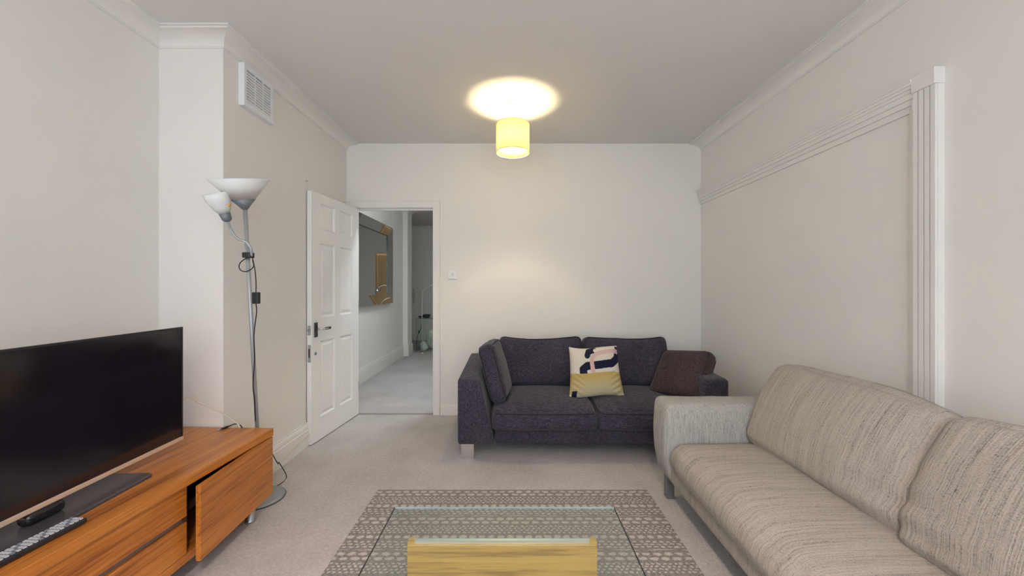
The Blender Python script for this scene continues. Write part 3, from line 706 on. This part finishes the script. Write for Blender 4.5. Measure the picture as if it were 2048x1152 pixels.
# patterned pillow
def poly_d(p, pl_):
    best = 1e9
    for a, b_ in zip(pl_, pl_[1:]):
        ax, ay = a; bx_, by = b_; dx, dy = bx_-ax, by-ay; t = max(0, min(1, ((p[0]-ax)*dx+(p[1]-ay)*dy)/(dx*dx+dy*dy)))
        best = min(best, math.hypot(p[0]-ax-t*dx, p[1]-ay-t*dy))
    return best
def pillow_col(u, v):
    # u,v in 0..1; design space of 0..800 by 0..700, y down
    x, y = 225+u*775+(1-v)*(72+30*u), 248+(1-v)*705
    if u < 0 or u > 1: return 0
    col = (0.66, 0.61, 0.52)
    if poly_d((x, y), [(455, 640), (440, 560), (500, 515), (720, 515), (900, 505), (985, 440), (1000, 360)]) < 58: col = (0.008, 0.010, 0.032)
    if y < 452 and x < 940 and poly_d((x, y), [(640, 405), (830, 395)]) < 55: col = (0.66, 0.61, 0.52)
    if poly_d((x, y), [(500, 365), (520, 310), (610, 290)]) < 46: col = (0.008, 0.010, 0.032)
    if poly_d((x, y), [(960, 285), (1040, 300)]) < 24: col = (0.008, 0.010, 0.032)
    if poly_d((x, y), [(625, 298), (930, 285)]) < 26: col = (0.70, 0.62, 0.56)
    if poly_d((x, y), [(620, 660), (590, 560), (570, 460), (580, 400), (640, 350), (760, 335), (940, 325), (1060, 360)]) < 32: col = (0.62, 0.42, 0.38)
    if y > 622:
        g = (y-622)/330; n_ = mn.noise(Vector((x*0.012, y*0.03, 1)))*0.08
        a = (0.50, 0.36, 0.115); b2 = (0.55, 0.52, 0.37); k = min(1, max(0, g*1.1-0.1+n_)); e = abs(u-0.5)*2
        k = k*(1-0.55*e**3)
        col = tuple(a[i]*(1-k)+b2[i]*k for i in range(3))
        if u < 0.12 and 0.035 < u and v < 0.13: col = (0.008, 0.010, 0.032)
        if (u < 0.035 or u > 0.965) and v < 0.06: col = (0.72, 0.71, 0.68)
    return col
pw = frame((0.652, D(3.17), 0.567), (1, 0.03, 0.015), (-0.055, 0.30, 1))
pt = thing('pillow', 'cream scatter pillow with navy and pink swirls above a gold velvet band', 'cushion', pw.translation)
n = 170; verts = []; cols = []; faces = []; R = pw.to_3x3()
for side in (1, -1):
    for j in range(n+1):
        for i in range(n+1):
            u, v_ = i/n, j/n; a, b_ = 2*u-1, 2*v_-1
            pin = 0.055
            hw = 0.205*(1-pin*(1-b_*b_))+0.012*(-b_); hh = 0.198*(1-pin*1.2*(1-a*a))
            th = 0.068*max(0, (1-a**4)*(1-b_**4))**0.55
            wr_ = 0.0
            e = abs(a)
            if e > 0.45 and b_ < 0.1: wr_ = 0.0045*math.sin((b_*0.85-e*0.55)*34+2*a)*min(1, (e-0.45)*3)*(1-e**6)*min(1, (0.1-b_)*4)
            p = Vector((a*hw, -side*(th+wr_*1.0), b_*hh+0.006*math.sin(3*a)))
            verts.append(tuple(R @ p)); cols.append((*(pillow_col(u, v_) if side == 1 else (0.62, 0.58, 0.5)), 1))
    base = 0 if side == 1 else (n+1)**2
    for j in range(n):
        for i in range(n):
            q_ = [base+j*(n+1)+i, base+j*(n+1)+i+1, base+(j+1)*(n+1)+i+1, base+(j+1)*(n+1)+i]
            faces.append(q_ if side == 1 else q_[::-1])
me = bpy.data.meshes.new('cover'); me.from_pydata(verts, [], faces); me.update()
ca = me.color_attributes.new('print', 'FLOAT_COLOR', 'POINT'); ca.data.foreach_set('color', [c for q_ in cols for c in q_])
m, nt, b = new_mat('printed_pillow_cover'); at_ = N(nt, 'ShaderNodeVertexColor', layer_name='print'); nt.links.new(at_.outputs[0], b.inputs['Base Color'])
b.inputs['Roughness'].default_value = 0.75; b.inputs['Specular IOR Level'].default_value = 0.2
bump(nt, noise_t(nt, coords(nt), 120, 3), b, 0.25, 0.003)
link('cover', me, m, pt, True)

# ---------------------------------------------------------------- beige sofa along the right wall
bsf = thing('sofa', 'long beige ribbed fabric sofa with grey legs along the right wall', 'sofa', (0.87, 0, 0))
BY1, BY0 = D(2.42), D(0.30)
AW = D(0.215); XW = 1.775-0.87
ZS = 0.395
# base
softbox('base', (XW-0.01, BY1-BY0-0.02, 0.13), 0.02, bseat_m, bsf, n=10, loc=(XW/2, (BY0+BY1)/2, 0.215))
def armdf(far):
    def f(v, u):
        fz = (v.z+0.215)/0.43
        x = v.x-0.018*math.sin(fz*PI)*(1 if u[0] < 0 else 0)+0.012*(1-fz)
        y = v.y+(0.018*fz**2)*(1 if far else -1)
        # top sags a little toward the middle
        return (x+0.37+0.0, y, v.z-0.010*(1-u[0]**2)*max(0, u[2]))
    return f
softbox('arm', (0.76, AW, 0.435), 0.036, barm_m, bsf, (0.012, 0.012, 0.012), 18, armdf(True), 0.004, 5, (0.0, BY1-AW/2, 0.367))
softbox('arm', (0.76, AW, 0.435), 0.036, barm_m, bsf, (0.012, 0.012, 0.012), 18, armdf(False), 0.004, 5, (0.0, BY0+AW/2, 0.367))
softbox('back_frame', (0.20, BY1-BY0-0.04, 0.52), 0.05, bback_m, bsf, n=12, loc=(XW-0.11, (BY0+BY1)/2, 0.43), deform=lambda v, u: (v.x+0.03*u[2], v.y, v.z))
CY1, CY0 = BY1-AW+0.006, BY0+AW-0.006
# long one-piece seat cushion with a rounded, overhanging front
def seatdf(v, u):
    x = v.x; z = v.z
    front = max(0, -u[0])
    z -= 0.008*front**3
    x -= 0.020*front*(1-abs(u[2]))
    z += 0.006*math.sin(v.y*4.1)*(1 if u[2] > 0 else 0)
    return (x, v.y, z)
softbox('seat_cushion', (0.61, CY1-CY0, 0.175), 0.058, bseat_m, bsf, (0.010, 0.0, 0.020), 26, seatdf, 0.004, 4, (0.305, (CY0+CY1)/2, 0.305))
def bback(y0, y1, sd_, thick, puff, shift=0.0):
    L = y1-y0
    mt_ = Matrix.Translation((0.552+shift, (y0+y1)/2, 0.598)) @ Matrix.Rotation(math.radians(25), 4, 'Y')
    def f(v, u):
        x = v.x; z = v.z
        x += 0.020*u[2]*u[2]*(1 if u[0] < 0 else 0)          # face curls back at the top and bottom
        z += -0.020*abs(u[1])**4*max(0, u[2])
        y = v.y*(1+0.015*(1-u[2]**2))
        if u[0] < 0:                                        # horizontal sag folds near the inner lower end
            k = max(0, (-u[1] if sd_ < 2 else u[1])-0.1)*max(0, -u[2]+0.35)
            x += 0.010*k*math.sin(v.z*70+v.y*6)
        return (x, y, z)
    softbox('back_cushion', (thick, L, 0.48), 0.048, bback_m, bsf, (puff, 0.012, 0.015), 26, f, 0.006, 4, None, mt_, sd_)
YM = D(1.335)
bback(YM+0.004, CY1+0.004, 1.0, 0.17, 0.030)
bback(CY0-0.004, YM-0.004, 5.0, 0.19, 0.040, -0.012)
tube('seat_piping', [(0.425, CY1-0.06, ZS+0.006), (0.43, 1.7, ZS+0.005), (0.43, 1.0, ZS+0.006), (0.43, CY0+0.05, ZS+0.004)], 0.004, plain('brown_piping', (0.10, 0.07, 0.05), 0.9), bsf)
for x in (0.03, XW-0.09):
    for y in (BY1-0.075, BY0+0.03):
        box('leg', x, x+0.045, y, y+0.045, 0, 0.155, beigeleg_m, bsf, 0.004)

# ---------------------------------------------------------------- things in the hall
mr = thing('wall_mirror', 'large wide mirror with slanted mirrored border on the hall wall beyond the doorway', 'mirror', (XH, D(5.4), 0))
my1, my0 = D(6.29)-D(5.4), D(4.55)-D(5.4); mz0, mz1 = 0.985, 2.145; fw = 0.135
XO, XI = 0.080, 0.035
box('backing_board', 0, 0.030, my0+0.08, my1-0.08, mz0+0.05, mz1-0.05, plain('mirror_backing', (0.05, 0.045, 0.04), 0.8), mr)
box('mirror_glass', 0.030, XI, my0+fw-0.004, my1-fw+0.004, mz0+fw-0.004, mz1-fw+0.004, mirror_m, mr)
oc = [(my0, mz0), (my1, mz0), (my1, mz1), (my0, mz1)]; ic = [(my0+fw, mz0+fw), (my1-fw, mz0+fw), (my1-fw, mz1-fw), (my0+fw, mz1-fw)]
for i in range(4):
    j = (i+1) % 4; bm = bmesh.new()
    q_ = [(XO, *oc[i]), (XO, *oc[j]), (XI+0.006, *ic[j]), (XI+0.006, *ic[i])]
    a = [bm.verts.new(p) for p in q_]; b2 = [bm.verts.new((p[0]-0.012, p[1], p[2])) for p in q_]
    bm.faces.new(a); bm.faces.new(b2)
    for k in range(4): bm.faces.new((a[k], a[(k+1) % 4], b2[(k+1) % 4], b2[k]))
    frombm('frame_strip', bm, mirror_m, mr)
boxes('frame_edge', [(0, XO-0.012, my0, my1, mz0, mz0+0.006), (0, XO-0.012, my0, my1, mz1-0.006, mz1), (0, XO-0.012, my1-0.006, my1, mz0+0.006, mz1-0.006), (0, XO-0.012, my0, my0+0.006, mz0+0.006, mz1-0.006),
    (XI, XI+0.010, my1-fw-0.004, my1-fw+0.004, mz0+fw, mz1-fw), (XI, XI+0.010, my0+fw, my1-fw, mz1-fw-0.004, mz1-fw+0.004)], mirroredge_m, mr)

gy = D(7.62)
gc = thing('glass_console', 'clear glass box table at the end of the hall beside the arched lamp', 'table', (-1.815, gy, 0))
bm = bmesh.new()
for b_ in ((0, 0.6, 0, 0.42, 0.625, 0.637),): bx(bm, *b_)
frombm('glass_top', bm, tankglass_m, gc)
for b_ in ((0, 0.008, 0, 0.42, 0, 0.625), (0.592, 0.6, 0, 0.42, 0, 0.625), (0.008, 0.592, 0.0, 0.008, 0, 0.625)): boxes('glass_side', [b_], tankglass_m, gc)
boxes('glass_edge', [(-0.002, 0.602, -0.003, 0.0, 0.625, 0.637), (-0.003, 0, -0.003, 0.003, 0, 0.637), (-0.003, 0, 0.415, 0.423, 0, 0.637)], plain('teal_glass_edge', (0.12, 0.24, 0.22), 0.2), gc)
leaf_m = plain('pale_green_fabric', (0.60, 0.64, 0.54), 0.8, var=0.3, vs_=14)
tag(softbox('wrapped_bundle', (0.24, 0.20, 0.36), 0.10, leaf_m, None, (0.02, 0.02, 0.02), 14, None, 0.03, 7, (-1.52, gy+0.22, 0.225)), 'pale green and white bundle inside the glass box table', 'bundle')
tag(softbox('wrapped_bundle', (0.12, 0.14, 0.17), 0.05, plain('white_paper', (0.7, 0.72, 0.7), 0.7), None, (0.01, 0.01, 0.01), 10, None, 0.03, 10, (-1.70, gy+0.12, 0.09)), 'small white crumpled bundle low in the glass box table', 'bundle')
for k, (x, y, sx_, sy_, sz_, l) in enumerate(((-1.755, gy+0.12, 0.07, 0.10, 0.030, 'small black object at the left end of the glass box table top'), (-1.650, gy+0.16, 0.12, 0.14, 0.055, 'dark bundle of cords on the glass box table top'))):
    tag(softbox('black_clutter', (sx_, sy_, sz_), 0.012, black_m, None, (0.004, 0.004, 0.004), 8, None, 0.008, 25, (x, y, 0.637+sz_/2+0.004)), l, 'clutter')
al = thing('arc_floor_lamp', 'thin chrome arched floor lamp in front of the glass box at the hall end', 'lamp', (-1.665, gy-0.14, 0))
lathe('base', [(0, 0), (0.075, 0), (0.075, 0.012), (0.07, 0.016), (0.010, 0.020), (0, 0.020)], chrome_m, al, 28)
tube('stem', [(0, 0, 0.018), (-0.005, 0, 0.6), (0.0, 0, 1.05), (0.02, 0, 1.16), (0.09, 0, 1.22), (0.22, 0, 1.26), (0.34, 0, 1.22)], 0.007, chrome_m, al, 8, 6)
lathe('lamp_head', [(0.012, 0.03), (0.055, -0.04), (0.052, -0.042), (0.009, 0.028)], chrome_m, al, 20, (0.345, 0, 1.19), close=True)
tube('lamp_lead', [(-0.010, 0.02, 0.62), (-0.03, 0.01, 0.45), (-0.09, 0.02, 0.32), (-0.12, 0.03, 0.16)], 0.005, black_m, al, 6)
box('lead_switch', -0.075, -0.055, 0.0, 0.02, 0.36, 0.42, black_m, al, 0.004)
# thin dark grey leaf shaped plate at the corner of the hall wall
bm = bmesh.new(); nn = 12; L_, R2 = [], []
for i in range(nn+1):
    t = i/nn; wdt = 0.034*math.sin(PI*t)**0.8*(1.25-0.5*t) ; L_.append((wdt, 0.42*t))
fr = [bm.verts.new((-a*0.6, 0, 0.30-z*0.72)) for a, z in L_]+[bm.verts.new((a*0.9, 0, 0.30-z*0.72)) for a, z in L_[-2:0:-1]]
bk = [bm.verts.new((v_.co.x, 0.012, v_.co.z)) for v_ in fr]
bm.faces.new(fr); bm.faces.new(bk)
for i in range(len(fr)): bm.faces.new((fr[i], fr[(i+1) % len(fr)], bk[(i+1) % len(fr)], bk[i]))
o = frombm('leaf_plate', bm, plain('plate_grey', (0.22, 0.19, 0.17), 0.8)); o.location = (-1.838, D(7.50), 0.90)
tag(o, 'small grey leaf-shaped plate at the hall wall corner', 'ornament')
so = thing('wall_socket', 'small cream wall switch on the hall end wall', 'wall switch', (-1.775-0.165*0, YE, 0.98))
so.location = (px(852, 598, YE).x, YE, px(852, 598, YE).z)
box('plate', -0.04, 0.04, -0.008, 0, -0.04, 0.04, plastic_m, so, 0.003); box('rocker', -0.012, 0.012, -0.013, -0.008, -0.02, 0.02, plastic_m, so, 0.002)
# panel door standing open in the far room
d3 = bpy.data.objects.new('door_3', None); C.objects.link(d3); d3['kind'] = 'structure'; d3.location = (-0.675, YE+0.12, 0.01); d3.rotation_euler = (0, 0, math.radians(122))
cream_m = plain('cream_door_paint', (0.78, 0.70, 0.52), 0.45)
boxes('door_leaf', [(0, 0.70, -0.03, -0.008, 0, 1.97)]+[(a, b_, -0.008, 0.0, 0, 1.97) for a, b_ in ((0, 0.10), (0.31, 0.39), (0.60, 0.70))]+[(a, b_, -0.008, 0, z0, z1) for a, b_ in ((0.10, 0.31), (0.39, 0.60)) for z0, z1 in ((0, 0.2), (0.78, 0.98), (1.86, 1.97))], cream_m, d3)
for a in (0.13, 0.42):
    for z0, z1 in ((0.23, 0.75), (1.01, 1.83)): box('panel', a, a+0.15, -0.008, -0.002, z0, z1, cream_m, d3, 0.004, 1)
